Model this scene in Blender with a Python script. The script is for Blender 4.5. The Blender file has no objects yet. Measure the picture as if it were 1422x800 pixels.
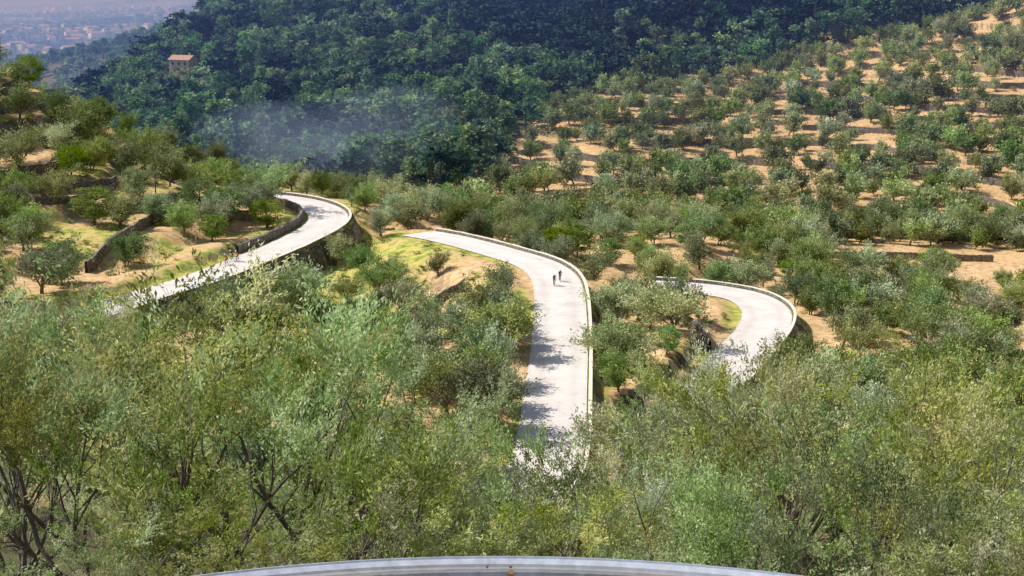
import bpy, bmesh, math, numpy as np
from mathutils import Vector
sc=bpy.context.scene
PITCH=math.radians(13.0); F=1953.0
CP,SP=math.cos(PITCH),math.sin(PITCH)

# ---- survey helper: bearing/drop read from the viewpoint + true distance -> world point
def site(u,v,y):
    tx=(u-711)/F; tv=(v-400)/F
    dy=CP-tv*SP; dz=-SP-tv*CP
    s=y/dy
    return np.array([tx*s,y,dz*s])

# ------------------------------------------------------------------ mesh utils
def mesh_np(name,V,Q,mats,midx=None,tint=None,smooth=False):
    V=np.asarray(V,dtype=np.float32); Q=np.asarray(Q,dtype=np.int32)
    me=bpy.data.meshes.new(name)
    me.vertices.add(len(V)); me.vertices.foreach_set('co',V.ravel())
    me.loops.add(Q.size); me.loops.foreach_set('vertex_index',Q.ravel())
    me.polygons.add(len(Q))
    me.polygons.foreach_set('loop_start',np.arange(0,Q.size,4,dtype=np.int32))
    for m in mats: me.materials.append(m)
    if midx is not None: me.polygons.foreach_set('material_index',np.asarray(midx,dtype=np.int32))
    me.polygons.foreach_set('use_smooth',np.full(len(Q),smooth))
    if tint is not None:
        a=me.attributes.new('tint','FLOAT','FACE'); a.data.foreach_set('value',np.asarray(tint,dtype=np.float32))
    me.update(calc_edges=True); me.validate()
    return me
def add(name,me,parent=None,loc=None):
    o=bpy.data.objects.new(name,me); sc.collection.objects.link(o)
    if parent: o.parent=parent
    if loc is not None: o.location=loc
    return o
def empty(name,loc=(0,0,0),rotz=0):
    o=bpy.data.objects.new(name,None); o.empty_display_size=.3; sc.collection.objects.link(o)
    o.location=loc; o.rotation_euler=(0,0,rotz); return o
def nrm(a): return a/np.maximum(np.linalg.norm(a,axis=-1,keepdims=True),1e-9)
def tubes(P0,P1,A,B,k=6):
    P0=np.asarray(P0,float);P1=np.asarray(P1,float);A=np.asarray(A,float);B=np.asarray(B,float)
    d=nrm(P1-P0); ref=np.where(np.abs(d[:,2:3])>.9,[[1,0,0]],[[0,0,1]])
    a=nrm(np.cross(d,ref)); b=np.cross(d,a)
    th=np.arange(k)*2*np.pi/k
    ring=np.cos(th)[None,:,None]*a[:,None]+np.sin(th)[None,:,None]*b[:,None]
    V0=P0[:,None]+ring*A[:,None,None]; V1=P1[:,None]+ring*B[:,None,None]
    V=np.concatenate([V0,V1],1).reshape(-1,3)
    base=(np.arange(len(P0))*2*k)[:,None]; i=np.arange(k)[None]; j=(i+1)%k
    Q=np.stack([base+i,base+j,base+k+j,base+k+i],-1).reshape(-1,4)
    return V,Q
def leafquads(rng,C,D,L,W):
    n=len(C); d=nrm(D); w=nrm(np.cross(d,rng.normal(size=(n,3))))
    L=(L*rng.uniform(.7,1.3,n))[:,None]; W=(W*rng.uniform(.7,1.3,n))[:,None]
    V=np.stack([C-d*L*.5,C+w*W*.5+d*L*.05,C+d*L*.5,C-w*W*.5+d*L*.05],1).reshape(-1,3)
    Q=np.arange(4*n).reshape(-1,4)
    return V,Q

# ------------------------------------------------------------------ materials
def newmat(name):
    m=bpy.data.materials.new(name); m.use_nodes=True; nt=m.node_tree; nt.nodes.clear()
    out=nt.nodes.new('ShaderNodeOutputMaterial'); return m,nt,out
def N(nt,t,**k):
    n=nt.nodes.new(t)
    for a,b in k.items(): setattr(n,a,b)
    return n
def ramp(nt,stops):
    r=N(nt,'ShaderNodeValToRGB'); cr=r.color_ramp
    while len(cr.elements)<len(stops): cr.elements.new(.5)
    for e,(p,c) in zip(cr.elements,stops): e.position=p; e.color=(*c,1)
    return r
def math_(nt,op,a,b=None,clamp=False):
    m=N(nt,'ShaderNodeMath',operation=op,use_clamp=clamp)
    for i,x in enumerate((a,b)):
        if x is None: continue
        if isinstance(x,(int,float)): m.inputs[i].default_value=x
        else: nt.links.new(x,m.inputs[i])
    return m.outputs[0]
def mixc(nt,f,a,b,blend='MIX'):
    m=N(nt,'ShaderNodeMix',data_type='RGBA',blend_type=blend)
    for s,x in ((m.inputs[0],f),(m.inputs[6],a),(m.inputs[7],b)):
        if isinstance(x,(int,float)): s.default_value=x
        elif isinstance(x,tuple): s.default_value=(*x,1)
        else: nt.links.new(x,s)
    return m.outputs[2]
def noise(nt,vec,scale,detail=4,rough=.6):
    n=N(nt,'ShaderNodeTexNoise'); n.inputs['Scale'].default_value=scale
    n.inputs['Detail'].default_value=detail; n.inputs['Roughness'].default_value=rough
    nt.links.new(vec,n.inputs['Vector']); return n.outputs[0]
def leafmat(name,stops,tr=.35,wobj=.4,hue=(.462,.055),sat=(.7,.5)):
    m,nt,out=newmat(name)
    at=N(nt,'ShaderNodeAttribute',attribute_name='tint'); oi=N(nt,'ShaderNodeObjectInfo')
    f=math_(nt,'ADD',math_(nt,'MULTIPLY',at.outputs['Fac'],1-wobj),math_(nt,'MULTIPLY',oi.outputs['Random'],wobj))
    r=ramp(nt,stops); nt.links.new(f,r.inputs[0])
    rr=math_(nt,'FRACT',math_(nt,'MULTIPLY',oi.outputs['Random'],7.31))
    hs=N(nt,'ShaderNodeHueSaturation'); nt.links.new(r.outputs[0],hs.inputs['Color'])
    nt.links.new(math_(nt,'ADD',hue[0],math_(nt,'MULTIPLY',rr,hue[1])),hs.inputs['Hue'])
    r3=math_(nt,'FRACT',math_(nt,'MULTIPLY',oi.outputs['Random'],13.7))
    nt.links.new(math_(nt,'ADD',sat[0],math_(nt,'MULTIPLY',r3,sat[1])),hs.inputs['Saturation'])
    r4=math_(nt,'FRACT',math_(nt,'MULTIPLY',oi.outputs['Random'],29.3))
    nt.links.new(math_(nt,'ADD',.76,math_(nt,'MULTIPLY',r4,.6)),hs.inputs['Value'])
    p=N(nt,'ShaderNodeBsdfDiffuse'); nt.links.new(hs.outputs[0],p.inputs[0]); fin=p.outputs[0]
    if tr:
        t=N(nt,'ShaderNodeBsdfTranslucent'); nt.links.new(hs.outputs[0],t.inputs[0])
        mx=N(nt,'ShaderNodeMixShader'); mx.inputs[0].default_value=tr
        nt.links.new(fin,mx.inputs[1]); nt.links.new(t.outputs[0],mx.inputs[2]); fin=mx.outputs[0]
    nt.links.new(fin,out.inputs[0])
    return m
def plain(name,col,rough=.8,metal=0,nscale=None,var=.25,bump=0):
    m,nt,out=newmat(name); p=N(nt,'ShaderNodeBsdfPrincipled')
    p.inputs['Roughness'].default_value=rough; p.inputs['Metallic'].default_value=metal
    if nscale:
        g=N(nt,'ShaderNodeNewGeometry'); nz=noise(nt,g.outputs['Position'],nscale,6,.65)
        r=ramp(nt,[(.3,tuple(c*(1-var) for c in col)),(.7,tuple(min(1,c*(1+var)) for c in col))])
        nt.links.new(nz,r.inputs[0]); nt.links.new(r.outputs[0],p.inputs['Base Color'])
    else: p.inputs['Base Color'].default_value=(*col,1)
    nt.links.new(p.outputs[0],out.inputs[0]); return m
def stonemat(name,c1,c2,scale=2.2,dark=(.05,.045,.04)):
    m,nt,out=newmat(name); p=N(nt,'ShaderNodeBsdfPrincipled'); p.inputs['Roughness'].default_value=.9
    g=N(nt,'ShaderNodeNewGeometry')
    v=N(nt,'ShaderNodeTexVoronoi'); v.inputs['Scale'].default_value=scale; nt.links.new(g.outputs['Position'],v.inputs['Vector'])
    e=N(nt,'ShaderNodeTexVoronoi',feature='DISTANCE_TO_EDGE'); e.inputs['Scale'].default_value=scale; nt.links.new(g.outputs['Position'],e.inputs['Vector'])
    sx=N(nt,'ShaderNodeSeparateColor'); nt.links.new(v.outputs['Color'],sx.inputs[0])
    c=mixc(nt,sx.outputs[0],c1,c2)
    er=ramp(nt,[(0,(0,0,0)),(.1,(1,1,1))]); nt.links.new(e.outputs[0],er.inputs[0])
    c=mixc(nt,er.outputs[0],dark,c); nt.links.new(c,p.inputs['Base Color'])
    b=N(nt,'ShaderNodeBump'); b.inputs['Strength'].default_value=.8; b.inputs['Distance'].default_value=.08
    nt.links.new(er.outputs[0],b.inputs['Height']); nt.links.new(b.outputs[0],p.inputs['Normal'])
    nt.links.new(p.outputs[0],out.inputs[0]); return m

M_olive_near=leafmat('olive_leaf',[(0,(.08,.115,.035)),(.3,(.20,.25,.08)),(.6,(.41,.47,.20)),(1,(.78,.79,.56))],.38,.25,hue=(.455,.08),sat=(.7,.7))
M_olive_mid=leafmat('olive_leaf_grove',[(0,(.085,.13,.045)),(.4,(.22,.285,.115)),(.75,(.42,.485,.23)),(1,(.68,.72,.48))],.28,hue=(.458,.07),sat=(.68,.6))
M_green=leafmat('almond_leaf',[(0,(.08,.17,.03)),(.5,(.18,.31,.055)),(1,(.34,.46,.10))],.35)
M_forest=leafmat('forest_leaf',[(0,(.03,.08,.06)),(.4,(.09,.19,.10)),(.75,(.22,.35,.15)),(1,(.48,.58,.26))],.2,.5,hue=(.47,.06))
M_dforest=leafmat('holm_oak_leaf',[(0,(.010,.026,.03)),(.5,(.022,.05,.045)),(1,(.06,.12,.07))],0,.5,hue=(.49,.04))  # dark blue-green leaves; shade of the upper mountainside put into the colour
M_bush=leafmat('bush_leaf',[(0,(.09,.13,.04)),(.4,(.20,.25,.07)),(.8,(.36,.37,.12)),(1,(.52,.46,.17))],.2)
M_bark=plain('bark',(.15,.115,.09),.9,0,6,.4)
M_barkd=plain('bark_dark',(.08,.065,.05),.9)

# ------------------------------------------------------------------ trees
def skeleton(rng,H,spec):
    segs=[];tw=[]
    mx=len(spec)-1
    def br(p,d,L,r,lv):
        s=spec[lv]; n=s.get('n',3); q=p
        for i in range(n):
            d=nrm(d+rng.normal(0,s.get('j',.15),3)+np.array([0,0,s.get('up',.08)]))
            q2=q+d*L/n; ra=r*(1-.5*i/n); rb=r*(1-.5*(i+1)/n)
            segs.append((q,q2,ra,rb))
            if lv==mx: tw.append((q,q2))
            elif i>=s.get('first',1):
                for _ in range(s['k']):
                    pp=nrm(np.cross(d,rng.normal(size=3))); th=rng.uniform(*s['ang'])
                    nd=d*math.cos(th)+pp*math.sin(th)
                    if nd[2]<-.25: nd[2]*=-.3
                    br(q2 if i==n-1 else q+(q2-q)*rng.uniform(.3,1),nd,H*spec[lv+1]['L']*rng.uniform(.7,1.25),rb*.62,lv+1)
            q=q2
    stems=spec[0].get('stems',1)
    for k in range(stems):
        a=rng.uniform(0,6.28); t=.28 if stems>1 else .08
        br(np.array([.15*math.cos(a),.15*math.sin(a),-.3]),nrm(np.array([math.cos(a)*t,math.sin(a)*t,1])),H*spec[0]['L'],H*spec[0].get('r',.028)/stems**.5,0)
    return segs,tw
OLIVE=[dict(L=.3,k=3,first=1,ang=(.45,.95),j=.12,up=.1,n=3,r=.032),
       dict(L=.36,k=2,first=0,ang=(.4,1.0),j=.18,up=.14),
       dict(L=.22,k=3,first=0,ang=(.4,1.1),j=.2,up=.16,n=2),
       dict(L=.15,k=2,first=0,ang=(.3,.9),j=.2,up=.2,n=2),
       dict(L=.11,j=.15,up=.2,n=1)]
NEAR=[dict(L=.30,k=2,first=2,ang=(.35,.8),j=.12,up=.06,n=3,r=.036),
       dict(L=.42,k=2,first=1,ang=(.35,.85),j=.14,up=.10,n=4),
       dict(L=.23,k=3,first=1,ang=(.4,1.0),j=.2,up=.14,n=2),
       dict(L=.14,k=3,first=0,ang=(.3,1.0),j=.2,up=.22,n=2),
       dict(L=.095,j=.15,up=.4,n=1)]
def olive(name,seed,H,per,L,W,spread,mat,spec=OLIVE,stems=1,keep=1.0,k=5):
    rng=np.random.default_rng(seed); sp=[dict(s) for s in spec]; sp[0]['stems']=stems
    segs,tw=skeleton(rng,H,sp)
    # prune whole boughs so that real gaps open in the crown
    ph=rng.uniform(0,6.28,3)
    def dn(p): return math.sin(p[0]*1.7+ph[0])+math.sin(p[1]*1.7+ph[1])+math.sin(p[2]*2.3+ph[2])
    val=np.array([dn(t[0]) for t in tw])+rng.normal(0,.4,len(tw)); cut=np.quantile(val,1-keep)
    tw=[t for t,v_ in zip(tw,val) if v_>=cut]
    P0=np.array([s[0] for s in segs]);P1=np.array([s[1] for s in segs]);A=np.array([s[2] for s in segs]);B=np.array([s[3] for s in segs])
    m_=A>(.02 if L>.2 else .006); P0,P1,A,B=P0[m_],P1[m_],A[m_],B[m_]
    V1,Q1=tubes(P0,P1,A,B,k)
    T0=np.array([t[0] for t in tw]);T1=np.array([t[1] for t in tw]); n=len(tw)
    ix=np.repeat(np.arange(n),per); t=rng.uniform(0,1.15,len(ix))[:,None]
    C=T0[ix]*(1-t)+T1[ix]*t+rng.normal(0,spread,(len(ix),3))
    D=nrm(T1[ix]-T0[ix])+rng.normal(0,.55,(len(ix),3))+np.array([0,0,.25])
    V2,Q2=leafquads(rng,C,D,L,W)
    clump=np.clip(.5+.3*np.sin(T0[:,0]*2.1+seed)+.3*np.sin(T0[:,1]*2.3+T0[:,2]*1.7+2*seed)+rng.normal(0,.12,n),0,1)[ix]
    tint=np.clip(.38*rng.uniform(0,1,len(ix))+.62*clump,0,1)
    sc_=1.0/np.percentile(C[:,2],98.0)
    V=np.concatenate([V1,V2])*sc_; Q=np.concatenate([Q1,Q2+len(V1)])
    mi=np.concatenate([np.zeros(len(Q1)),np.ones(len(Q2))]); tt=np.concatenate([np.zeros(len(Q1)),tint])
    return mesh_np(name,V,Q,[M_bark,mat],mi,tt)
def clumptree(name,seed,H,rx,zlo,nc,per,L,W,mat,conic=0.0,cr=.16,trunk=True):
    rng=np.random.default_rng(seed)
    th=rng.uniform(0,6.28,nc); h=rng.uniform(0,1,nc)**.9
    prof=np.sqrt(np.clip(1-(2*h-1)**2,0,1))*(1-conic)+conic*(1-h)*1.05+.05
    rr=rx*H*prof*rng.uniform(.55,1.1,nc)*(1+.22*np.sin(2*th+seed))
    z=H*(zlo+(1-zlo)*h)*.95
    CC=np.stack([rr*np.cos(th),rr*np.sin(th),z],1)
    ix=np.repeat(np.arange(nc),per)
    off=rng.normal(0,1,(len(ix),3)); off=nrm(off)*rng.uniform(.3,1,(len(ix),1))*cr*H*rng.uniform(.6,1.3,nc)[ix][:,None]; off[:,2]*=.65
    C=CC[ix]+off; D=off+rng.normal(0,.1*H*cr,(len(ix),3))
    V2,Q2=leafquads(rng,C,D,L,W)
    tint=np.clip(.5*rng.uniform(0,1,nc)[ix]+.5*rng.uniform(0,1,len(ix)),0,1)
    V=V2;Q=Q2;mi=np.ones(len(Q2))
    if trunk:
        P0=[np.array([0,0,-.4])];P1=[np.array([.02*H,0,H*.8])];A=[.03*H];B=[.008*H]
        for i in range(0,nc,3):
            P0.append(np.array([0.01*H,0,max(.1*H,z[i]*.75)]));P1.append(CC[i]);A.append(.009*H);B.append(.003*H)
        V1,Q1=tubes(P0,P1,A,B,5)
        V=np.concatenate([V1,V2]);Q=np.concatenate([Q1,Q2+len(V1)]);mi=np.concatenate([np.zeros(len(Q1)),mi]);tint=np.concatenate([np.zeros(len(Q1)),tint])
    return mesh_np(name,V/H,Q,[M_barkd,mat],mi,tint)

# meshes are normalised to unit height
near=[olive('olive_near_%d'%i,100+i,8,36,.13,.042,.07,M_olive_near,spec=NEAR,stems=[2,1,3,2,2][i],keep=[.68,.84,.5,.64,.6][i]) for i in range(5)]
MID=[dict(OLIVE[0]),dict(OLIVE[1]),dict(OLIVE[2]),dict(L=.16,j=.2,up=.16,n=1)]
mid=[olive('olive_mid_%d'%i,200+i,6,20,.26,.13,.17,M_olive_mid,spec=MID,stems=[1,2,1,1,2][i],keep=.88) for i in range(5)]
far=[olive('olive_far_%d'%i,300+i,6,7,.5,.28,.24,M_olive_mid,spec=MID,stems=1,k=4) for i in range(4)]
greenm=[clumptree('green_mid_%d'%i,400+i,5.5,.42,.25,55,70,.26,.17,M_green) for i in range(2)]
forest=[clumptree('forest_%d'%i,500+i,10,[.34,.27,.22,.38][i],.12,34,20,.8,.5,M_forest,conic=[.1,.6,.85,.0][i],cr=.13) for i in range(4)]
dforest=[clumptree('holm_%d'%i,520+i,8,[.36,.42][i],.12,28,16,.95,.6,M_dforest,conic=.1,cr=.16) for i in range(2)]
bush=[clumptree('bush_%d'%i,600+i,1.2,.6,0.0,20,26,.16,.08,M_bush,cr=.3,trunk=False) for i in range(3)]

# ------------------------------------------------------------------ roads (centre lines, far -> near; outer side = left of heading)
mid_road=[(580,324,239),(600,326,235),(650,338,225),(700,352,214),(745,366,204),(770,384,194),(777,410,184),(778,440,174),(777,480,163),(774,520,153),(770,560,142),(766,600,133),(752,660,123),(700,740,113)]
left_road=[(300,268,260),(350,272,257),(400,277,253),(435,284,247),(456,298,239),(447,315,228),(400,340,215),(340,365,203),(270,391,190),(200,412,182),(120,440,172),(20,470,162)]
right_road=[(900,396,208),(960,399,206),(1000,404,203),(1035,411,200),(1060,424,193),(1066,440,187),(1057,460,179),(1040,480,172),(1016,505,164),(985,535,156),(930,590,146)]
def catmull(P,step=1.2):
    P=np.array(P); out=[]
    for i in range(len(P)-1):
        p0=P[max(i-1,0)];p1=P[i];p2=P[i+1];p3=P[min(i+2,len(P)-1)]
        n=max(2,int(np.linalg.norm(p2-p1)/step))
        t=(np.arange(n)/n)[:,None]
        out.append(.5*((2*p1)+(-p0+p2)*t+(2*p0-5*p1+4*p2-p3)*t**2+(-p0+3*p1-3*p2+p3)*t**3))
    out.append(P[-1:]); return np.concatenate(out)
def leftn(P):
    t=np.gradient(P[:,:2],axis=0); t/=np.linalg.norm(t,axis=1,keepdims=True)+1e-9
    return np.stack([-t[:,1],t[:,0]],1)
def smooth_(P,n=6):
    P=P.copy()
    for _ in range(n): P[1:-1]=.25*P[:-2]+.5*P[1:-1]+.25*P[2:]
    return P
ROADS=[]
for r in (mid_road,left_road,right_road):
    P=catmull([site(*p) for p in r]); P=smooth_(P,8)
    for _ in range(40): P[1:-1,2]=.25*P[:-2,2]+.5*P[1:-1,2]+.25*P[2:,2]
    ROADS.append((P,leftn(P)))

# ------------------------------------------------------------------ terrain
ctrl=[(0,-40,-6.5),(-30,-30,-6.5),(30,-30,-6.5),(-20,0,-6.6),(20,0,-6.6),(0,12,-6.6),(-16,13,-7.5),(16,13,-7.8),(0,18,-10.8),(-12,22,-11.5),(12,22,-12.4),
 (0,31,-18),(-11,31,-16.2),(12,31,-17.5),(-40,35,-15),(40,35,-18),(0,45,-25),(-20,48,-23.5),(22,48,-23.5),(0,60,-31),(-30,70,-31),(32,70,-32.5),(0,80,-38),(0,105,-43.5),(-45,100,-39),(45,100,-41),(-90,110,-34),(100,110,-38),
 (-60,132,-42),(55,132,-46.5),(30,140,-48),(-25,150,-46.5),(-10,125,-46)]
ctrl=[np.array(c,float) for c in ctrl]
for c in [(600,400,200),(560,380,212),(545,445,185),(640,370,215),(900,430,190),(860,380,215),(950,330,250),(711,330,255),(711,300,320),(900,300,310),
 (1400,372,258),(1200,362,262),(1400,500,170),(1300,450,200),(1180,420,215),(1300,560,130),(1400,300,310),(1400,200,370),(1400,100,440),(1400,20,520),(1100,100,480),(1100,200,400),(1100,300,320),
 (750,250,360),(750,185,420),(720,130,480),(750,60,560),(750,0,640),(1000,50,540),(1000,0,600),
 (20,260,225),(130,340,205),(30,380,190),(60,430,168),(100,145,285),(0,100,280),(200,222,272),(300,262,266),(350,250,285),(420,262,275),(-200,60,280),(-150,300,200),
 (300,232,420),(600,240,400),(500,260,350),(400,150,500),(600,150,480),(450,60,600),(600,0,660),(255,106,560),(185,118,590),(235,70,640),(285,24,700),(300,0,760),
 (150,150,640),(200,140,760),(230,130,900),(60,140,1000),(60,120,1400),(250,115,1500),(150,108,1900),(300,95,2200),(100,72,3000),(280,66,3000),(20,42,4000),(250,25,4800),(-200,70,3000),(-200,100,1900),(100,-5,7500),(300,-5,7000),(-300,-10,8000),(-200,125,1100),(0,-45,11000)]:
    ctrl.append(site(*c))
for c in [(-120,350,-74),(-60,330,-68),(-180,340,-60),(0,800,50),(200,700,40),(350,800,120),(-100,850,10),(-300,700,-95),(-350,560,-95),(-300,460,-85),(300,420,-30),(420,300,-20),
 (100,1500,150),(700,1500,300),(200,3000,150),(2000,3000,300),(4000,9000,300),(0,14000,100)]:
    ctrl.append(np.array(c,float))
for P,_ in ROADS:
    for p in P[::12]: ctrl.append(p)
C=np.array(ctrl)
def warp(x,y):
    Y=np.maximum(y+60,15); return np.stack([x/Y,1.2*np.log(Y)],-1)
W=warp(C[:,0],C[:,1]); n=len(C)
def phi(r2): return .5*r2*np.log(r2+1e-12)
K=phi(((W[:,None]-W[None])**2).sum(-1))+np.eye(n)*2e-4
Pm=np.c_[np.ones(n),W]
sol=np.linalg.solve(np.block([[K,Pm],[Pm.T,np.zeros((3,3))]]),np.r_[C[:,2],0,0,0])
wv,av=sol[:n],sol[n:]
rs=np.random.default_rng(5)
SN=[(rs.uniform(0,6.28),rs.uniform(0,6.28),rs.uniform(.7,1.4)) for _ in range(24)]
def sn(x,y,wl,k=6,o=0):
    s=0
    for a,p,f in SN[o:o+k]:
        s=s+np.sin((x*np.cos(a)+y*np.sin(a))*2*np.pi*f/wl+p)
    return s/k**.5*.8
def sstep(t): t=np.clip(t,0,1); return t*t*(3-2*t)
def H(x,y,raw=False):
    x=np.asarray(x,float).ravel(); y=np.asarray(y,float).ravel(); out=np.empty(len(x))
    for i in range(0,len(x),20000):
        xs,ys=x[i:i+20000],y[i:i+20000]
        Wq=warp(xs,ys); z=av[0]+Wq@av[1:]
        z=z+phi(((Wq[:,None]-W[None])**2).sum(-1))@wv
        dd=np.maximum(ys,1); a=xs/dd
        mtn=sstep((a+.27)/.06)
        z+=sn(xs,ys,40,6,0)*.5*sstep((ys-20)/40)+(sn(xs,ys,120,6,6)*3.2*sstep((ys-380)/200)+sn(xs,ys,55,6,12)*3.0*sstep((ys-430)/150))*mtn
        mk=np.maximum(sstep((a+.04)/.05)*sstep((ys-275)/20)*sstep((560-ys)/80), sstep((-.13-a)/.03)*sstep((ys-180)/15)*sstep((300-ys)/20))
        mk=np.maximum(mk,.7*sstep((ys-150)/20)*sstep((275-ys)/20))
        st=2.7; t=z/st+.3*sn(xs,ys,90,6,8)+.08*sn(xs,ys,22,4,3)
        if raw: out[i:i+20000]=t; continue
        f=t-np.floor(t)
        g=np.where(f<.76,f*.22,.167+(f-.76)/.24*.833)
        z=z+(g-f)*st*mk*.97
        z+=sn(xs,ys,7,6,14)*.09
        rr=np.hypot(xs,ys-3.4); fl=sstep((12.2-np.where(ys>3.4,rr,np.abs(xs)))/2.2)
        z=z*(1-fl)+(-6.6)*fl
        kn=sstep((3.3-np.hypot(xs,ys+.6))/2.6); z=z*(1-kn)+(-1.75)*kn
        info=[]
        for P,Nn in ROADS:
            sel=np.where((ys>P[:,1].min()-25)&(ys<P[:,1].max()+25)&(np.abs(xs)<150))[0]
            if len(sel)==0: continue
            dx=xs[sel,None]-P[None,:,0]; dy=ys[sel,None]-P[None,:,1]
            d2=dx*dx+dy*dy; j=d2.argmin(1); r=np.arange(len(sel)); d=np.sqrt(d2[r,j])
            outer=(dx[r,j]*Nn[j,0]+dy[r,j]*Nn[j,1])>0; zr=P[j,2]
            info.append((sel,d,outer,zr))
            zz=z[sel]
            zo=np.minimum(zz,zr+.1)-1.5*sstep((d-4.0)/.8)*sstep((16-d)/9)
            zi=np.maximum(zz,zr-.5)+.9*sstep((d-4.6)/1.0)*sstep((14-d)/8)
            k=sstep((18-d)/8)
            z[sel]=zz*(1-k)+np.where(outer,zo,zi)*k
        for sel,d,outer,zr in info:
            w=sstep((d-4.4)/np.where(outer,1.0,2.0)); z[sel]=(zr-.12)*(1-w)+z[sel]*w
        out[i:i+20000]=z
    return out
def roaddist(x,y):
    best=np.full(len(x),1e9)
    for P,_ in ROADS:
        for i in range(0,len(x),20000):
            d=np.sqrt(((x[i:i+20000,None]-P[None,:,0])**2+(y[i:i+20000,None]-P[None,:,1])**2).min(1))
            best[i:i+20000]=np.minimum(best[i:i+20000],d)
    return best
def spaced(segs): return np.concatenate([np.arange(a,b,s) for a,b,s in segs])
gy=np.concatenate([spaced([(-60,-6,4),(-6,20,.8),(20,110,1.8),(110,290,.9),(290,470,.8),(470,700,3)]),np.geomspace(700,14000,70)])
hx=np.concatenate([spaced([(0,14,1.0),(14,200,1.15)]),np.geomspace(202,9000,60)])
gx=np.concatenate([-hx[:0:-1],hx])
X,Y=np.meshgrid(gx,gy); Z=H(X,Y)
V=np.stack([X.ravel(),Y.ravel(),Z],1)
nx_,ny_=len(gx),len(gy)
ii=np.arange(ny_-1)[:,None]*nx_+np.arange(nx_-1)[None]
Q=np.stack([ii,ii+1,ii+nx_+1,ii+nx_],-1).reshape(-1,4)

m,nt,out=newmat('hillside_ground'); M_ground=m
g=N(nt,'ShaderNodeNewGeometry'); pos=g.outputs['Position']
n1=noise(nt,pos,.12,6,.65); n2=noise(nt,pos,.9,5,.7)
soil=ramp(nt,[(.3,(.37,.225,.11)),(.5,(.61,.40,.21)),(.7,(.78,.585,.37))]); nt.links.new(n2,soil.inputs[0])
grass=ramp(nt,[(.3,(.13,.18,.035)),(.45,(.27,.33,.07)),(.55,(.54,.46,.13)),(.72,(.66,.47,.20))]); nt.links.new(noise(nt,pos,.55,5,.7),grass.inputs[0])
ga=N(nt,'ShaderNodeAttribute',attribute_name='green')
gsum=math_(nt,'ADD',math_(nt,'ADD',math_(nt,'MULTIPLY',n1,.8),math_(nt,'MULTIPLY',n2,.4)),ga.outputs['Fac'])
gm=ramp(nt,[(.66,(0,0,0)),(.80,(1,1,1))]); nt.links.new(gsum,gm.inputs[0])
c=mixc(nt,gm.outputs[0],soil.outputs[0],grass.outputs[0])
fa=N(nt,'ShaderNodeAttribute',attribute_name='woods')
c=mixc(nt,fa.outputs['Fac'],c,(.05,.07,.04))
v=N(nt,'ShaderNodeTexVoronoi'); v.inputs['Scale'].default_value=1.6; nt.links.new(pos,v.inputs['Vector'])
sx=N(nt,'ShaderNodeSeparateColor'); nt.links.new(v.outputs['Color'],sx.inputs[0])
stc=mixc(nt,sx.outputs[0],(.07,.06,.045),(.20,.165,.125))
sz=N(nt,'ShaderNodeSeparateXYZ'); nt.links.new(g.outputs['True Normal'],sz.inputs[0])
sr=ramp(nt,[(.74,(1,1,1)),(.89,(0,0,0))]); nt.links.new(math_(nt,'ADD',sz.outputs[2],math_(nt,'MULTIPLY',n2,.06)),sr.inputs[0])
c=mixc(nt,math_(nt,'MULTIPLY',sr.outputs[0],.92),c,stc)
p=N(nt,'ShaderNodeBsdfDiffuse')
nt.links.new(c,p.inputs['Color'])
b=N(nt,'ShaderNodeBump'); b.inputs['Strength'].default_value=.6; b.inputs['Distance'].default_value=.25
nt.links.new(n2,b.inputs['Height']); nt.links.new(b.outputs[0],p.inputs['Normal']); nt.links.new(p.outputs[0],out.inputs[0])

def ybound(a): return np.interp(a,[-.5,-.035,.0,.03,.1,.2,.3,.36,.6],[325,335,400,462,472,500,525,545,560])
me=mesh_np('ground',V,Q,[M_ground],smooth=True)
xa,ya=V[:,0],V[:,1]; aa=xa/np.maximum(ya,1)
green=.06*sn(xa,ya,30,6,4)+np.where(aa<-.1,.09,0)*sstep((310-ya)/20)+.12*sstep((aa+.2)/.05)*sstep((.03-aa)/.05)*sstep((245-ya)/10)*sstep((ya-150)/10)
green=green-np.where(aa>.05,.07,0)*sstep((ya-240)/20)-.3*((aa>.235)&(ya>246)&(ya<278))
idx=np.where((ya>100)&(ya<290)&(np.abs(xa)<150))[0]; dist=np.full(len(xa),99.); dist[idx]=roaddist(xa[idx],ya[idx])
green+=(.13+.10*sn(xa,ya,16,6,2))*(dist<6)
at=me.attributes.new('green','FLOAT','POINT'); at.data.foreach_set('value',green.astype(np.float32))
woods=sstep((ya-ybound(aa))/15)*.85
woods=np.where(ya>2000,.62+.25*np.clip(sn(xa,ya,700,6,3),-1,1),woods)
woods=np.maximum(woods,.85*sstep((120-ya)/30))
at=me.attributes.new('woods','FLOAT','POINT'); at.data.foreach_set('value',woods.astype(np.float32))
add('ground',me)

# ------------------------------------------------------------------ sweeps
def sweep(name,P,Nn,prof,mats,closed=True,jit=0,seed=0,smooth=False):
    rng=np.random.default_rng(seed); k=len(prof); rows=[]
    for (o,h) in prof:
        hh=h+(rng.normal(0,jit,len(P)) if (jit and h>.3) else 0)
        rows.append(np.stack([P[:,0]+Nn[:,0]*o,P[:,1]+Nn[:,1]*o,P[:,2]+hh],1))
    V=np.stack(rows,1).reshape(-1,3); m=len(P); kk=k if closed else k-1
    i=np.arange(m-1)[:,None]; j=np.arange(kk)[None]
    Q=np.stack([i*k+j,i*k+(j+1)%k,(i+1)*k+(j+1)%k,(i+1)*k+j],-1).reshape(-1,4)
    return mesh_np(name,V,Q,mats,smooth=smooth)
m,nt,out=newmat('bleached_asphalt'); M_road=m
g=N(nt,'ShaderNodeNewGeometry'); pos=g.outputs['Position']
a1=noise(nt,pos,.3,6,.6); a2=noise(nt,pos,3,5,.7)
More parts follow.
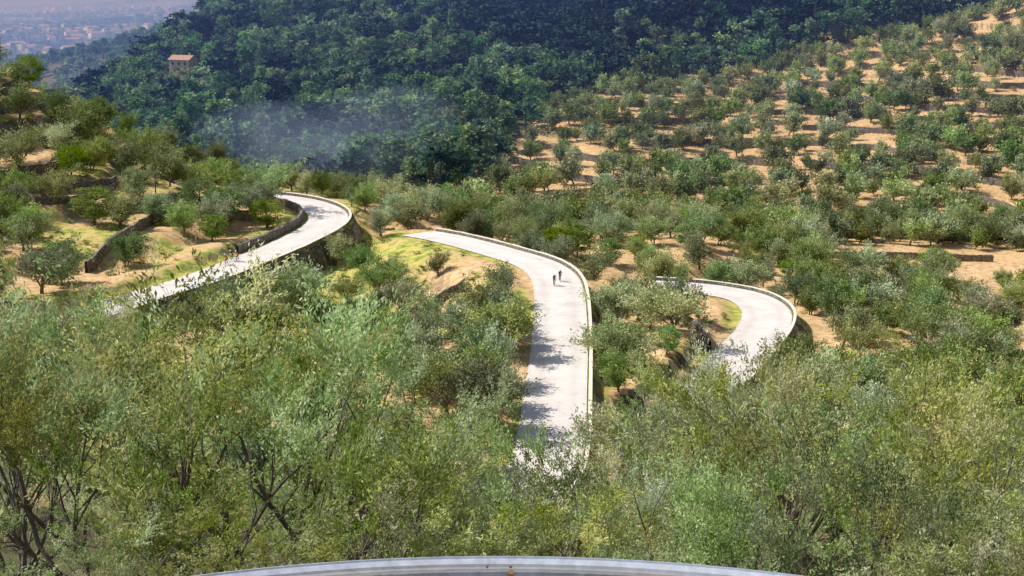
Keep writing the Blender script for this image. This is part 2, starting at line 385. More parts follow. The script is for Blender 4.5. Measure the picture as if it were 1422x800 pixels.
r=ramp(nt,[(.32,(.58,.52,.48)),(.5,(.70,.63,.58)),(.66,(.79,.72,.66))]); nt.links.new(math_(nt,'ADD',math_(nt,'MULTIPLY',a1,.7),math_(nt,'MULTIPLY',a2,.3)),r.inputs[0])
ta=N(nt,'ShaderNodeAttribute',attribute_name='track')
cc=mixc(nt,math_(nt,'MULTIPLY',ta.outputs['Fac'],.32),r.outputs[0],(.46,.40,.37))
e=N(nt,'ShaderNodeTexVoronoi',feature='DISTANCE_TO_EDGE'); e.inputs['Scale'].default_value=.16
wv_=N(nt,'ShaderNodeVectorMath',operation='ADD'); nt.links.new(pos,wv_.inputs[0])
nn=N(nt,'ShaderNodeTexNoise'); nn.inputs['Scale'].default_value=.6; nt.links.new(pos,nn.inputs['Vector'])
sc3=N(nt,'ShaderNodeVectorMath',operation='SCALE'); sc3.inputs['Scale'].default_value=3; nt.links.new(nn.outputs['Color'],sc3.inputs[0]); nt.links.new(sc3.outputs[0],wv_.inputs[1]); nt.links.new(wv_.outputs[0],e.inputs['Vector'])
er=ramp(nt,[(0,(1,1,1)),(.010,(0,0,0))]); nt.links.new(e.outputs[0],er.inputs[0])
cc=mixc(nt,math_(nt,'MULTIPLY',er.outputs[0],.35),cc,(.25,.22,.2))
p=N(nt,'ShaderNodeBsdfPrincipled'); p.inputs['Roughness'].default_value=.85; p.inputs['Specular IOR Level'].default_value=.2; nt.links.new(cc,p.inputs['Base Color']); nt.links.new(p.outputs[0],out.inputs[0])
M_stone=stonemat('dry_stone',(.15,.13,.11),(.33,.29,.24),2.6)
M_cap=plain('parapet_limestone',(.78,.71,.58),.9,0,1.2,.18)

offs=[-3.4,-2.9,-1.9,-1.2,-.3,.3,1.2,1.9,2.8,3.4]; trk=[1,.1,.9,.2,0,0,.2,.9,.1,.9]
for P,Nn in ROADS:
    me=sweep('road',P,Nn,[(o,.03-.02*abs(o)/3.5) for o in offs],[M_road],closed=False,smooth=True)
    at=me.attributes.new('track','FLOAT','POINT'); at.data.foreach_set('value',np.tile(np.array(trk,np.float32),len(P)))
    add('road',me)
    e=empty('stone_parapet')
    w=sweep('wall',P,Nn,[(3.62,-2.8),(3.62,.44),(3.94,.44),(3.98,-2.8)],[M_stone]); add('wall',w,e)
    w=sweep('coping',P,Nn,[(3.59,.443),(3.59,.52),(3.97,.52),(3.97,.443)],[M_cap],jit=.015); add('coping',w,e)
def wallpoly(P,h,th=.5,below=.8,jit=.07,seed=1):
    P=P.copy(); P[:,2]=H(P[:,0],P[:,1])
    for _ in range(10): P[1:-1,2]=.25*P[:-2,2]+.5*P[1:-1,2]+.25*P[2:,2]
    me=sweep('dry_stone_wall',P,leftn(P),[(-th/2,-below),(-th/2+.05,h),(th/2-.05,h),(th/2,-below)],[M_stone],jit=jit,seed=seed)
    return add('dry_stone_wall',me)
P,Nn=ROADS[1]
s=slice(14,-40)
me=sweep('dry_stone_wall',P[s],Nn[s],[(-4.9,-.6),(-4.75,1.25),(-4.3,1.25),(-4.15,-.6)],[M_stone],jit=.08,seed=3); add('dry_stone_wall',me)
for k,(pts,h) in enumerate([
   ([(120,378,195),(165,352,205),(195,332,214),(240,300,232)],1.7),
   ([(255,338,226),(300,330,228),(355,318,232)],1.7),
   ([(478,452,180),(520,448,182),(560,436,186),(610,428,189),(645,424,190)],1.6),
   ([(20,275,225),(70,290,222),(120,285,226),(160,262,238)],1.1),
   ([(180,215,275),(260,232,270),(330,250,268)],1.0),
   ([(930,435,190),(965,470,178),(985,495,170)],1.2),
   ([(1060,345,270),(1150,352,266),(1250,350,268),(1380,348,268)],1.3),
   ]):
    wallpoly(catmull([np.array([*site(*p)[:2],0.]) for p in pts],.7),h,seed=k)
# terrace walls that follow the contours of the slopes, standing at the foot of each riser
rw=np.random.default_rng(77); nw=190
wx_=rw.uniform(0,170,nw); wy_=rw.uniform(285,470,nw); wx_[:26]=rw.uniform(-85,-40,26); wy_[:26]=rw.uniform(205,275,26)
k=(wx_/wy_<.42); wx_,wy_=wx_[k],wy_[k]
lev=np.floor(H(wx_,wy_,True))+.80
cur=np.stack([wx_,wy_],1)
def grad(c):
    e=1.5; return np.stack([H(c[:,0]+e,c[:,1],True)-H(c[:,0]-e,c[:,1],True),H(c[:,0],c[:,1]+e,True)-H(c[:,0],c[:,1]-e,True)],1)/(2*e)
path=[]
for st_ in range(44):
    for _ in range(3 if st_ else 12):
        g_=grad(cur); t_=H(cur[:,0],cur[:,1],True); cur=cur+np.clip(((lev-t_)/np.maximum((g_**2).sum(1),2e-3)),-40,40)[:,None]*g_*.6
    path.append(cur.copy()); g_=grad(cur); d=nrm(np.stack([g_[:,1],-g_[:,0]],1)); d*=np.where(d[:,:1]<0,-1,1); cur=cur+d*1.4
path=np.stack(path,1); used=[]
for i in range(len(path)):
    n_=int(rw.integers(16,44)); pp=smooth_(path[i,:n_],3)
    if np.abs(np.diff(pp,axis=0)).max()>3 or pp[:,1].max()>480: continue
    if roaddist(pp[:,0],pp[:,1]).min()<7: continue
    mid_=pp[len(pp)//2]
    if used and min(np.hypot(*(np.array(used)-mid_).T))<4.5: continue
    used.append(mid_); used.append(pp[2]); used.append(pp[-3])
    wallpoly(np.c_[pp,np.zeros(len(pp))],rw.uniform(1.3,2.0),th=.6,below=1.2,jit=.09,seed=i)

# ------------------------------------------------------------------ planting
vis=[]
for (P,_),(u0,u1) in zip(ROADS,[(10,-18),(14,-36),(9,-38)]):
    vis.append(P[u0:u1:2])
    vis.append(P[u0:u1:2]+np.c_[_[u0:u1:2]*3.2,np.zeros(len(P[u0:u1:2]))]); vis.append(P[u0:u1:2]-np.c_[_[u0:u1:2]*2.5,np.zeros(len(P[u0:u1:2]))])
VIS=np.concatenate(vis)
def clear(x,y,zg,h,rf=1.0):
    """True where the crown leaves the view of the carriageway open"""
    ok=np.ones(len(x),bool)
    for zf,rr in ((.75,.30),(.42,.38)):
        c=np.stack([x,y,zg+h*zf],1); r=h*rr*rf
        D=nrm(VIS); t=c@D.T; L=np.linalg.norm(VIS,axis=1)
        d2=(c**2).sum(1)[:,None]-t**2
        ok&=~((d2<(r**2)[:,None])&(t<L[None])).any(1)
    return ok
def jgrid(x0,x1,y0,y1,s,rng,j=.42):
    xs=np.arange(x0,x1,s); ys=np.arange(y0,y1,s); X,Y=np.meshgrid(xs,ys)
    X=X+(np.arange(len(ys))%2)[:,None]*s*.5
    return (X+rng.uniform(-j,j,X.shape)*s).ravel(),(Y+rng.uniform(-j,j,X.shape)*s).ravel()
def instgroup(name,protos,x,y,z,scl,rng,wx=(.9,1.25)):
    col=bpy.data.collections.new(name+'_kinds')
    for i,pm in enumerate(protos):
        o=bpy.data.objects.new('%s_kind_%d'%(name,i),pm); col.objects.link(o)
    n=len(x); me=bpy.data.meshes.new(name); me.vertices.add(n)
    me.vertices.foreach_set('co',np.stack([x,y,z],1).astype(np.float32).ravel())
    a=me.attributes.new('rot','FLOAT_VECTOR','POINT'); r=np.zeros((n,3),np.float32); r[:,2]=rng.uniform(0,6.28,n); r[:,:2]=rng.normal(0,.06,(n,2)); a.data.foreach_set('vector',r.ravel())
    a=me.attributes.new('scl','FLOAT_VECTOR','POINT'); w=rng.uniform(*wx,n); a.data.foreach_set('vector',np.stack([scl*w,scl*w*rng.uniform(.9,1.1,n),scl],1).astype(np.float32).ravel())
    a=me.attributes.new('idx','INT','POINT'); a.data.foreach_set('value',rng.integers(0,len(protos),n).astype(np.int32))
    me.update()
    o=add(name,me)
    ng=bpy.data.node_groups.new(name,'GeometryNodeTree')
    ng.interface.new_socket('Geometry',in_out='INPUT',socket_type='NodeSocketGeometry'); ng.interface.new_socket('Geometry',in_out='OUTPUT',socket_type='NodeSocketGeometry')
    gi=ng.nodes.new('NodeGroupInput'); go=ng.nodes.new('NodeGroupOutput'); ip=ng.nodes.new('GeometryNodeInstanceOnPoints'); ci=ng.nodes.new('GeometryNodeCollectionInfo')
    ci.inputs[0].default_value=col; ci.inputs['Separate Children'].default_value=True; ci.inputs['Reset Children'].default_value=True
    ng.links.new(gi.outputs[0],ip.inputs['Points']); ng.links.new(ci.outputs[0],ip.inputs['Instance']); ip.inputs['Pick Instance'].default_value=True
    for nm,ty,sk in (('rot','FLOAT_VECTOR','Rotation'),('scl','FLOAT_VECTOR','Scale'),('idx','INT','Instance Index')):
        na=ng.nodes.new('GeometryNodeInputNamedAttribute'); na.data_type=ty; na.inputs[0].default_value=nm
        ng.links.new(na.outputs[0],ip.inputs[sk])
    ng.links.new(ip.outputs[0],go.inputs[0])
    md=o.modifiers.new('scatter','NODES'); md.node_group=ng
    return o
def put(name,me,x,y,z,h,rng,w=None):
    o=add(name,me); o.location=(x,y,z); w=w or rng.uniform(1.0,1.25)
    o.scale=(h*w,h*w*rng.uniform(.9,1.1),h); o.rotation_euler=(rng.normal(0,.03),rng.normal(0,.03),rng.uniform(0,6.28)); return o

rng=np.random.default_rng(21)
FG=[(150,378,32,2),(245,414,42,3),(340,402,37,4),(435,442,39,1),(40,442,29,0),(-40,455,31,4),(505,478,50,1),(335,545,27,2),(575,555,54,3),(520,632,35,4),(625,600,62,1),(665,642,46,0),
 (755,640,52,3),(862,595,68,1),(900,605,46,4),(940,556,62,0),(1000,532,50,3),(1062,520,43,0),(1130,497,52,1),(1195,502,44,4),(1270,530,38,0),(1340,555,50,3),(1400,525,56,1),(1480,535,42,0),
 (960,640,34,1),(1075,645,31,4),(1340,680,27,0),(870,680,35,0),(780,720,33,1),(700,715,35,4),(600,690,31,0),(450,640,28,3),(1210,640,29,3),
 (700,765,26,1),(540,757,24,4),(1415,735,24,1),(960,757,25,3),(250,735,22.5,1),(20,740,23,3),(120,765,22,1),
 (-80,450,36,1),(-150,470,40,3),(1540,600,34,1),(95,408,150,1),(150,406,160,3),(50,420,142,0),(120,428,120,4),(165,420,130,0),(75,425,110,3),
 (962,508,128,3),(925,524,118,1),(995,518,112,4),(1030,512,120,0)]
for i,(u,v,y,kd) in enumerate(FG):
    t=site(u,v,y); zg=H([t[0]],[t[1]])[0]; h=float(np.clip(t[2]-zg,2.6,9.8))
    put('olive_tree',near[kd],t[0],t[1],t[2]-h,h,rng,w=(1.04 if h>6 else 1.4)*rng.uniform(.95,1.1))
# roadside olives whose shade falls across the middle road
P,Nn=ROADS[0]
for v_,off,hh in ((468,-6.8,5.6),(500,-7.2,6.2),(425,-7.4,4.8),(560,-7.8,5.5)):
    d=nrm(site(777,v_,100.)); t=P@d; j=int((np.linalg.norm(P-t[:,None]*d,axis=1)).argmin())
    xx,yy=P[j,0]+Nn[j,0]*off,P[j,1]+Nn[j,1]*off; put('olive_tree',mid[j%5],xx,yy,H([xx],[yy])[0],hh,rng,w=1.1)
x,y=jgrid(-75,75,60,150,7.4,rng); k=(np.abs(x)<.5*y+8); x,y=x[k],y[k]
zg=H(x,y); rd=roaddist(x,y); h=rng.uniform(4.2,7.2,len(x))
k=(rd>5.4)&clear(x,y,zg,h,1.4); x,y,zg,h=x[k],y[k],zg[k],h[k]
nr=y<85
instgroup('olive_grove_near_slope',near,x[nr],y[nr],zg[nr],h[nr],rng)
instgroup('olive_grove_road_slope',mid,x[~nr],y[~nr],zg[~nr],h[~nr],rng)
x,y=jgrid(-150,150,150,300,6.5,rng); a=x/y; k=(np.abs(a)<.52)&~((a>.225)&(y>243)&(y<280)); x,y,a=x[k],y[k],a[k]
keepp=np.where(a<-.13,.6,np.where((a<-.02)&(y>190)&(y<235),.6,.80)); k=rng.random(len(x))<keepp; x,y,a=x[k],y[k],a[k]
zg=H(x,y); rd=roaddist(x,y); h=np.where(a<-.13,rng.uniform(4.0,7.5,len(x)),rng.uniform(3.4,6.4,len(x)))
k=(rd>5.8)&clear(x,y,zg,h,1.08); x,y,a,zg,h=x[k],y[k],a[k],zg[k],h[k]
gsel=(rng.random(len(x))<np.where(a<-.13,.24,.12))
lft=(a<-.1)&~gsel
for i in np.where(lft)[0]: put('olive_tree',mid[int(rng.integers(0,5))],x[i],y[i],zg[i],h[i],rng)
for i in np.where(gsel)[0]: put('almond_tree',greenm[int(rng.integers(0,2))],x[i],y[i],zg[i],h[i]*.85,rng)
oth=~lft&~gsel
instgroup('olive_grove_shoulder',mid,x[oth],y[oth],zg[oth],h[oth],rng)
x,y=jgrid(-30,260,280,560,6.8,rng); a=x/y; k=(a>-.05)&(a<.5)&(y<ybound(a)+4); x,y,a=x[k],y[k],a[k]
dens=.79+.2*sn(x,y,60,6,2)-.22*((a<.16)&(y<430)&(y>320)); k=rng.random(len(x))<dens; x,y=x[k],y[k]
h=rng.uniform(3.6,6.8,len(x)); zg=H(x,y)
instgroup('olive_grove_terraces',far,x,y,zg,h,rng,wx=(1.0,1.25))
HS=site(256,112,556)
x,y=jgrid(-360,370,318,780,7.2,rng); a=x/y; k=(a>-.34)&(a<.5)&(y>ybound(a))&~((y>680)&(a<-.2))&~((np.abs(x-HS[0]*y/HS[1])<7.5)&(y>HS[1]-34)&(y<HS[1]+7)); x,y,a=x[k],y[k],a[k]
dk=(y>np.interp(a,[-.3,-.1,.02,.1,.3,.5],[900,680,510,515,540,590])+rng.normal(0,14,len(x)))|(rng.random(len(x))<.16)  # upper slope gets the shade-darkened foliage; a few holm oaks mixed in lower
h=rng.uniform(7,14.5,len(x)); zg=H(x,y)
instgroup('pine_forest',forest,x[~dk],y[~dk],zg[~dk],h[~dk],rng,wx=(.9,1.3))
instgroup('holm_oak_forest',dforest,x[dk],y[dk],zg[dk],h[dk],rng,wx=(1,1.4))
x,y=jgrid(-1100,-150,560,2300,14,rng); a=x/y; k=(a<-.2)&(a>-.5)&(rng.random(len(x))<np.where(y>1500,.5,.92))&~((y<700)&(a>-.34)); x,y=x[k],y[k]; zg=H(x,y)
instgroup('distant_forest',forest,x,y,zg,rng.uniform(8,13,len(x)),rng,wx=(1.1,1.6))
x,y=jgrid(-2700,-300,2300,6000,36,rng); a=x/y; k=(a>-.5)&(rng.random(len(x))<.6); x,y=x[k],y[k]; zg=H(x,y)
instgroup('valley_trees',forest,x,y,zg,rng.uniform(9,20,len(x)),rng,wx=(1.5,2.8))
x,y=jgrid(-130,150,120,300,2.8,rng,.5); a=x/y; k=(np.abs(a)<.5)&(rng.random(len(x))<.32+.3*sn(x,y,18,6,9)); x,y=x[k],y[k]; rd=roaddist(x,y); k=(rd>4.7)&~((x/y>.225)&(y>243)&(y<280)); x,y,rd=x[k],y[k],rd[k]
instgroup('scrub',bush,x,y,H(x,y)-.05,rng.uniform(.4,1.4,len(x))*np.where(rd<6,.5,1),rng,wx=(1,1.6))
x,y=jgrid(-30,230,280,480,4.2,rng,.5); k=(x/y<.5)&(rng.random(len(x))<.14+.3*sn(x,y,25,6,7)); x,y=x[k],y[k]
instgroup('scrub_terraces',bush,x,y,H(x,y)-.05,rng.uniform(.5,1.3,len(x)),rng,wx=(1,1.7))

# ------------------------------------------------------------------ guard rail and hairpin under the viewpoint
th=np.radians(np.linspace(172,8,90)); RC=np.array([-.13,3.4])
def arc(r,z): return np.stack([RC[0]+r*np.cos(th),RC[1]+r*np.sin(th),np.full(len(th),z)],1)
P=arc(6.7,-6.5)
me=sweep('road',P,leftn(P),[(-2.3,.02),(0,.04),(2.3,.02)],[M_road],closed=False,smooth=True); add('road',me)
M_galv=plain('galvanised_steel',(.60,.62,.66),.42,.6,7,.2)
gr=empty('guard_rail')
P=arc(9.55,-6.02)
prof=[(.0,.31),(-.015,.312),(-.022,.295),(-.078,.262),(-.085,.235),(-.085,.215),(-.078,.195),(-.012,.165),(-.012,.145),(-.078,.115),(-.085,.095),(-.085,.075),(-.078,.048),(-.022,.015),(-.015,0),(0,0)]
o=add('w_beam',sweep('w_beam',P,leftn(P),prof,[M_galv],closed=False,smooth=False),gr)
so=o.modifiers.new('t','SOLIDIFY'); so.thickness=.004; so.offset=0
P0=[];P1=[]
for t in np.radians(np.arange(10,172,13)):
    q=np.array([RC[0]+9.66*math.cos(t),RC[1]+9.66*math.sin(t)]); P0.append([*q,-6.9]);P1.append([*q,-5.78])
V_,Q_=tubes(P0,P1,np.full(len(P0),.06),np.full(len(P0),.06),4); add('posts',mesh_np('posts',V_,Q_,[M_galv]),gr)
M_bolt=plain('bolt_steel',(.25,.23,.2),.5,.8); M_refl=plain('amber_reflector',(.75,.32,.04),.3)
P0=[];P1=[]
for t0 in (62,90,118):
    for dt in (-.7,.7):
        for (rad,z) in ((9.47,-6.02+.235),(9.47,-6.02+.095)):
            t=math.radians(t0+dt); P0.append([RC[0]+rad*math.cos(t),RC[1]+rad*math.sin(t),z]); P1.append([RC[0]+(rad-.02)*math.cos(t),RC[1]+(rad-.02)*math.sin(t),z+.004])
V_,Q_=tubes(P0,P1,np.full(len(P0),.017),np.full(len(P0),.012),8); add('bolts',mesh_np('bolts',V_,Q_,[M_bolt]),gr)
def box(name,c,s,mat,parent=None,rz=0,bev=.0):
    bm=bmesh.new(); bmesh.ops.create_cube(bm,size=1)
    for v in bm.verts: v.co=Vector((v.co.x*s[0],v.co.y*s[1],v.co.z*s[2]))
    if bev: bmesh.ops.bevel(bm,geom=bm.edges[:],offset=bev,segments=2,affect='EDGES')
    me=bpy.data.meshes.new(name); bm.to_mesh(me); bm.free(); me.materials.append(mat)
    o=add(name,me,parent); o.location=c; o.rotation_euler=(0,0,rz); return o
box('reflector',(RC[0]+.12,3.4+9.50,-6.02+.19),(.05,.03,.09),M_refl,gr,bev=.006)

# ------------------------------------------------------------------ cyclists
M_tyre=plain('tyre',(.02,.02,.02),.7); M_skin=plain('skin',(.45,.27,.19),.6); M_black=plain('lycra_black',(.02,.02,.025),.6)
def ring(c,R,r,n=28,k=6):
    a=np.arange(n+1)*2*np.pi/n
    P=np.stack([c[0]+R*np.cos(a),np.full(n+1,c[1]),c[2]+R*np.sin(a)],1)
    return tubes(P[:-1],P[1:],np.full(n,r),np.full(n,r),k)
def merge(parts):
    Vs=[];Qs=[];Ms=[];o=0
    for V_,Q_,m_ in parts: Vs.append(V_);Qs.append(Q_+o);Ms.append(np.full(len(Q_),m_));o+=len(V_)
    return np.concatenate(Vs),np.concatenate(Qs),np.concatenate(Ms)
def cyclist(loc,rz,jersey,frame,shorts=M_black,helmet=(.8,.8,.8)):
    e=empty('cyclist',loc,rz)
    mj=plain('jersey',jersey,.7); mf=plain('frame_paint',frame,.35); mh=plain('helmet',helmet,.4)
    parts=[]
    for wx in (-.5,.5):
        parts.append((*ring((wx,0,.34),.33,.016),0))
        a=np.arange(10)*2*np.pi/10; c=np.tile([wx,0,.34],(10,1)); parts.append((*tubes(c,c+np.stack([.32*np.cos(a),0*a,.32*np.sin(a)],1),np.full(10,.003),np.full(10,.003),3),2))
    bb=(-.06,0,.28);st=(-.2,0,.78);hd=(.36,0,.84);hl=(.38,0,.72);ra=(-.5,0,.34);fa=(.5,0,.34)
    tb=[(bb,st,.018),(bb,hl,.02),(st,hd,.016),(bb,ra,.012),(st,ra,.01),(hl,fa,.014),(hd,hl,.02),(st,(-.23,0,.93),.013)]
    parts.append((*tubes([t[0] for t in tb],[t[1] for t in tb],[t[2] for t in tb],[t[2] for t in tb],6),1))
    hb=[(hd,(.42,0,.93),.013),((.42,-.2,.93),(.42,.2,.93),.013),((.42,-.2,.93),(.5,-.2,.92),.015),((.42,.2,.93),(.5,.2,.92),.015),((.5,-.2,.92),(.5,-.2,.83),.013),((.5,.2,.92),(.5,.2,.83),.013),
        ((-.33,0,.945),(-.1,0,.95),.035),((-.06,-.06,.28),(.06,-.08,.16),.012),((-.06,.06,.28),(-.18,.08,.40),.012),((.0,-.13,.155),(.12,-.13,.155),.02),((-.24,.13,.40),(-.12,.13,.40),.02)]
    parts.append((*tubes([t[0] for t in hb],[t[1] for t in hb],[t[2] for t in hb],[t[2] for t in hb],6),2))
    V_,Q_,M_=merge(parts); add('bicycle',mesh_np('bicycle',V_,Q_,[M_tyre,mf,M_tyre],M_),e)
    vs=[(-.22,0,1.0,.13),(-.08,0,1.16,.125),(.1,0,1.33,.14),(.2,0,1.42,.12),(.27,0,1.49,.055),(.33,0,1.58,.09),(.34,0,1.66,.085)]
    ed=[(0,1),(1,2),(2,3),(3,4),(4,5),(5,6)]
    legs={-1:((.14,.62),(.05,.2),(.14,.17)),1:((.2,.78),(-.13,.46),(-.07,.42))}
    for s in (-1,1):
        b=len(vs); k,an,to=legs[s]
        vs+=[(-.19,s*.09,.98,.095),(k[0],s*.11,k[1],.06),((k[0]+an[0])/2-.02,s*.12,(k[1]+an[1])/2,.05),(an[0],s*.12,an[1]+.03,.034),(to[0]+.04,s*.125,to[1],.032)]
        ed+=[(0,b),(b,b+1),(b+1,b+2),(b+2,b+3),(b+3,b+4)]
        b=len(vs)
        vs+=[(.19,s*.17,1.38,.06),(.28,s*.22,1.17,.045),(.42,s*.2,1.0,.033),(.48,s*.2,.955,.035)]
        ed+=[(3,b),(b,b+1),(b+1,b+2),(b+2,b+3)]
    me=bpy.data.meshes.new('rider'); me.from_pydata([v[:3] for v in vs],ed,[])
    for m_ in (mj,shorts,M_skin): me.materials.append(m_)
    o=add('rider',me,e); md=o.modifiers.new('skin','SKIN'); md.use_smooth_shade=True
    sk=me.skin_vertices[0].data
    for i,v in enumerate(vs): sk[i].radius=(v[3],v[3])
    sk[0].use_root=True
    ss=o.modifiers.new('s','SUBSURF'); ss.levels=2; ss.render_levels=2
    dg=bpy.context.evaluated_depsgraph_get(); nm=bpy.data.meshes.new_from_object(o.evaluated_get(dg)); o.modifiers.clear(); o.data=nm
    if len(nm.materials)<3:
        nm.materials.clear()
        for m_ in (mj,shorts,M_skin): nm.materials.append(m_)
    for f in nm.polygons:
        c=f.center
        if c.z>1.5: f.material_index=2
        elif c.x>.1 and abs(c.y)>.13 and c.z<1.24: f.material_index=2 if c.z>.85 else 0
        elif c.z<.6: f.material_index=2 if c.z>.24 else 1
        elif c.z<1.06: f.material_index=1
        else: f.material_index=0
    bm=bmesh.new(); bmesh.ops.create_uvsphere(bm,u_segments=16,v_segments=10,radius=.125)
    for v in bm.verts:
        v.co.x*=1.25; v.co.z=max(v.co.z,-.02)*.95
    mm=bpy.data.meshes.new('helmet'); bm.to_mesh(mm); bm.free(); mm.materials.append(mh)
    h_=add('helmet',mm,e); h_.location=(.335,0,1.665); h_.rotation_euler=(0,.15,0)
    return e
def on_road(ri,u,v,lat):
    P,Nn=ROADS[ri]
    d=nrm(site(u,v,100.)); t=P@d; j=int((np.linalg.norm(P-t[:,None]*d,axis=1)).argmin())
    q=P[j]; T=P[min(j+1,len(P)-1)]-P[j-1]
    return (q[0]+Nn[j,0]*lat,q[1]+Nn[j,1]*lat,q[2]+.02),math.atan2(T[1],T[0])
l,r=on_road(0,771,392,.5); cyclist(l,r,(.03,.04,.10),(.6,.1,.1))
l,r=on_road(0,778,396,-.5); cyclist(l,r+.05,(.08,.07,.09),(.7,.7,.7))
for (u,v,lat,c) in ((328,362,1.6,(.5,.05,.05)),(336,360,2.2,(.10,.03,.12)),(340,357,1.3,(.6,.15,.08))):
    l,r=on_road(1,u,v,-lat); cyclist(l,r,c,(.1,.1,.1))

# ------------------------------------------------------------------ house, poles, town
M_wallp=plain('house_render',(.50,.40,.29),.9,0,1,.2); M_roof=plain('terracotta_tiles',(.42,.25,.17),.9,0,3,.25); M_win=plain('window_glass',(.04,.05,.06),.2); M_wood=plain('pole_wood',(.16,.12,.09),.9)
def house(loc,rz,w=9,d=6.5,h=5.0):
    e=empty('stone_house',loc,rz)
    box('walls',(0,0,h/2-3),(w,d,h+6),M_wallp,e)
    ov=.4; V=[(-w/2-ov,-d/2-ov,h),(w/2+ov,-d/2-ov,h),(w/2+ov,0,h+1.7),(-w/2-ov,0,h+1.7),(-w/2-ov,d/2+ov,h),(w/2+ov,d/2+ov,h)]
    me=mesh_np('roof',V,[(0,1,2,3),(3,2,5,4)],[M_roof]); o=add('roof',me,e); s_=o.modifiers.new('s','SOLIDIFY'); s_.thickness=.2
    me=bpy.data.meshes.new('gable_ends'); me.from_pydata([(-w/2+.01,-d/2,h),(-w/2+.01,d/2,h),(-w/2+.01,0,h+1.5),(w/2-.01,-d/2,h),(w/2-.01,d/2,h),(w/2-.01,0,h+1.5)],[],[(0,1,2),(3,4,5)]); me.materials.append(M_wallp); add('gable_ends',me,e)
    for i,xw in enumerate((-2.8,0,2.8)):
        for zz in (1.3,3.6): box('window_%d'%i,(xw,-d/2-.01,zz),(.9,.1,1.1),M_win,e)
    box('chimney',(2.5,.8,h+1.6),(.7,.7,1.6),M_wallp,e); return e
house((HS[0],HS[1],H([HS[0]],[HS[1]])[0]+2.4),-.35)
for (u,y,hh) in ((218,236,7.5),(510,262,8),(388,262,7)):
    t=site(u,300,y); zg=H([t[0]],[t[1]])[0]; e=empty('utility_pole',(t[0],t[1],zg))
    V_,Q_=tubes([[0,0,-.3],[-.7,0,hh-.6]],[[0,0,hh],[.7,0,hh-.6]],[.13,.05],[.09,.05],7); add('pole',mesh_np('pole',V_,Q_,[M_wood]),e)
rngt=np.random.default_rng(3); Vs=[];Qs=[];Ms=[];o_=0
for k in range(560):
    y=rngt.uniform(2300,6600); a=rngt.uniform(-.42,-.16)+.03*math.sin(k); x=a*y; z=H([x],[y])[0]
    w,d,h=rngt.uniform(14,38),rngt.uniform(10,20),rngt.uniform(7,15); r=rngt.uniform(0,3.14); cr,sr_=math.cos(r),math.sin(r)
    pts=[(-w/2,-d/2,-4),(w/2,-d/2,-4),(w/2,d/2,-4),(-w/2,d/2,-4),(-w/2,-d/2,h),(w/2,-d/2,h),(w/2,d/2,h),(-w/2,d/2,h),(-w/2-.5,-d/2-.5,h+.1),(w/2+.5,-d/2-.5,h+.1),(w/2+.5,0,h+3),(-w/2-.5,0,h+3),(-w/2-.5,d/2+.5,h+.1),(w/2+.5,d/2+.5,h+.1)]
    Vs+=[(x+px*cr-py*sr_,y+px*sr_+py*cr,z+pz) for px,py,pz in pts]
    for q,mm in (((0,1,5,4),0),((1,2,6,5),0),((2,3,7,6),0),((3,0,4,7),0),((8,9,10,11),1),((11,10,13,12),1)): Qs.append([o_+i for i in q]);Ms.append(mm)
    o_+=14
M_tw=plain('town_render',(.88,.82,.75),.9)
add('distant_town',mesh_np('distant_town',Vs,Qs,[M_tw,M_roof],Ms))

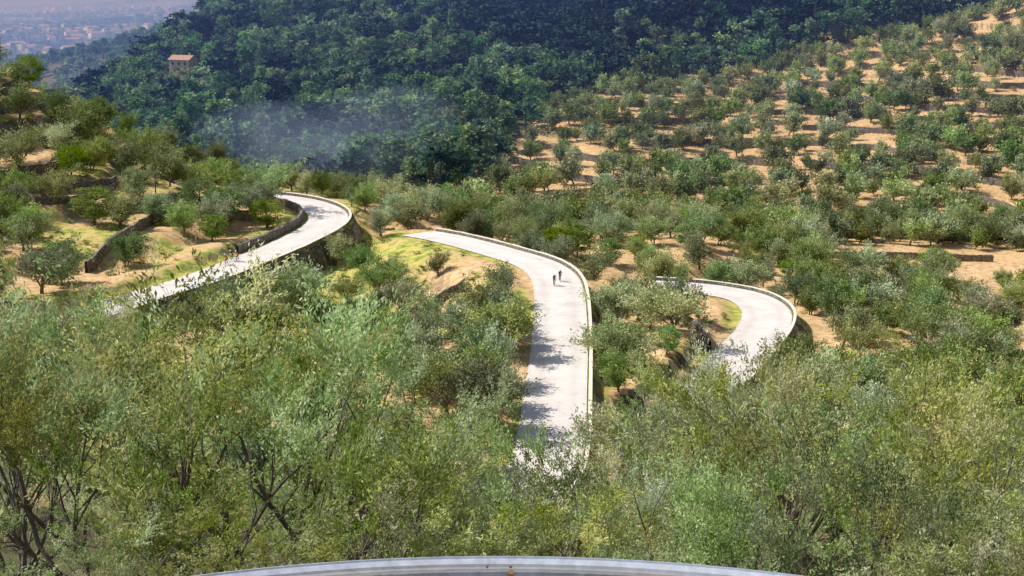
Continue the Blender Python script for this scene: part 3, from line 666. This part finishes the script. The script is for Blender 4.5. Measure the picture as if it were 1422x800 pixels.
# ------------------------------------------------------------------ haze and smoke (uniform thin air volumes)
def vol(name,col,dens,ab=None,abd=0):
    m,nt,out=newmat(name); vs_=N(nt,'ShaderNodeVolumeScatter'); vs_.inputs['Color'].default_value=(*col,1); vs_.inputs['Density'].default_value=dens; vs_.inputs['Anisotropy'].default_value=.1
    src=vs_.outputs[0]
    if ab:
        va=N(nt,'ShaderNodeVolumeAbsorption'); va.inputs['Color'].default_value=(*ab,1); va.inputs['Density'].default_value=abd
        ad=N(nt,'ShaderNodeAddShader'); nt.links.new(src,ad.inputs[0]); nt.links.new(va.outputs[0],ad.inputs[1]); src=ad.outputs[0]
    nt.links.new(src,out.inputs['Volume']); return m
box('valley_haze',(-500,3650,-20),(6000,6700,460),vol('valley_haze',(.24,.37,1),.00052,(.20,0,.8),.0001))
ms=vol('smoke',(.46,.58,1),.0038)
se=empty('smoke')
for i,(u,v,y,r) in enumerate([(500,240,345,15),(470,222,352,20),(455,225,350,11),(400,200,368,18),(410,205,368,10),(545,236,350,10),(480,190,372,22),(350,180,376,13)]):
    bm=bmesh.new(); bmesh.ops.create_icosphere(bm,subdivisions=4,radius=1)
    for w_ in bm.verts:
        c_=w_.co; w_.co=c_*(1+.18*math.sin(3*c_.x+i)+.14*math.sin(4*c_.z+2*i)+.1*math.sin(8*c_.y+6*c_.x+i))
    sm=bpy.data.meshes.new('puff'); bm.to_mesh(sm); bm.free(); sm.materials.append(ms)
    o=add('puff',sm,se); o.location=site(u,v,y); o.scale=(r*1.2,r,r*.6)

# ------------------------------------------------------------------ light, sky, camera
az=math.radians(-78); el=math.radians(50)
S=Vector((math.sin(az)*math.cos(el),math.cos(az)*math.cos(el),math.sin(el)))
L=bpy.data.lights.new('sun','SUN'); L.energy=5; L.angle=math.radians(.5); L.color=(1,.955,.86)
o=bpy.data.objects.new('sun',L); sc.collection.objects.link(o); o.rotation_euler=S.to_track_quat('Z','Y').to_euler(); o.location=(0,0,100)
w=bpy.data.worlds.new('World'); sc.world=w; w.use_nodes=True; nt=w.node_tree
bg=nt.nodes['Background']; sky=nt.nodes.new('ShaderNodeTexSky'); sky.sky_type='NISHITA'; sky.sun_disc=False; sky.sun_elevation=el; sky.sun_rotation=az
nt.links.new(sky.outputs[0],bg.inputs[0]); bg.inputs[1].default_value=.15
cam=bpy.data.cameras.new('camera'); cam.sensor_width=36; cam.lens=36*F/1422; cam.clip_end=30000; cam.clip_start=.1
co=bpy.data.objects.new('camera',cam); sc.collection.objects.link(co); co.location=(0,0,0); co.rotation_euler=(math.pi/2-PITCH,0,0); sc.camera=co
sc.view_settings.view_transform='Standard'; sc.view_settings.look='None'; sc.view_settings.exposure=0
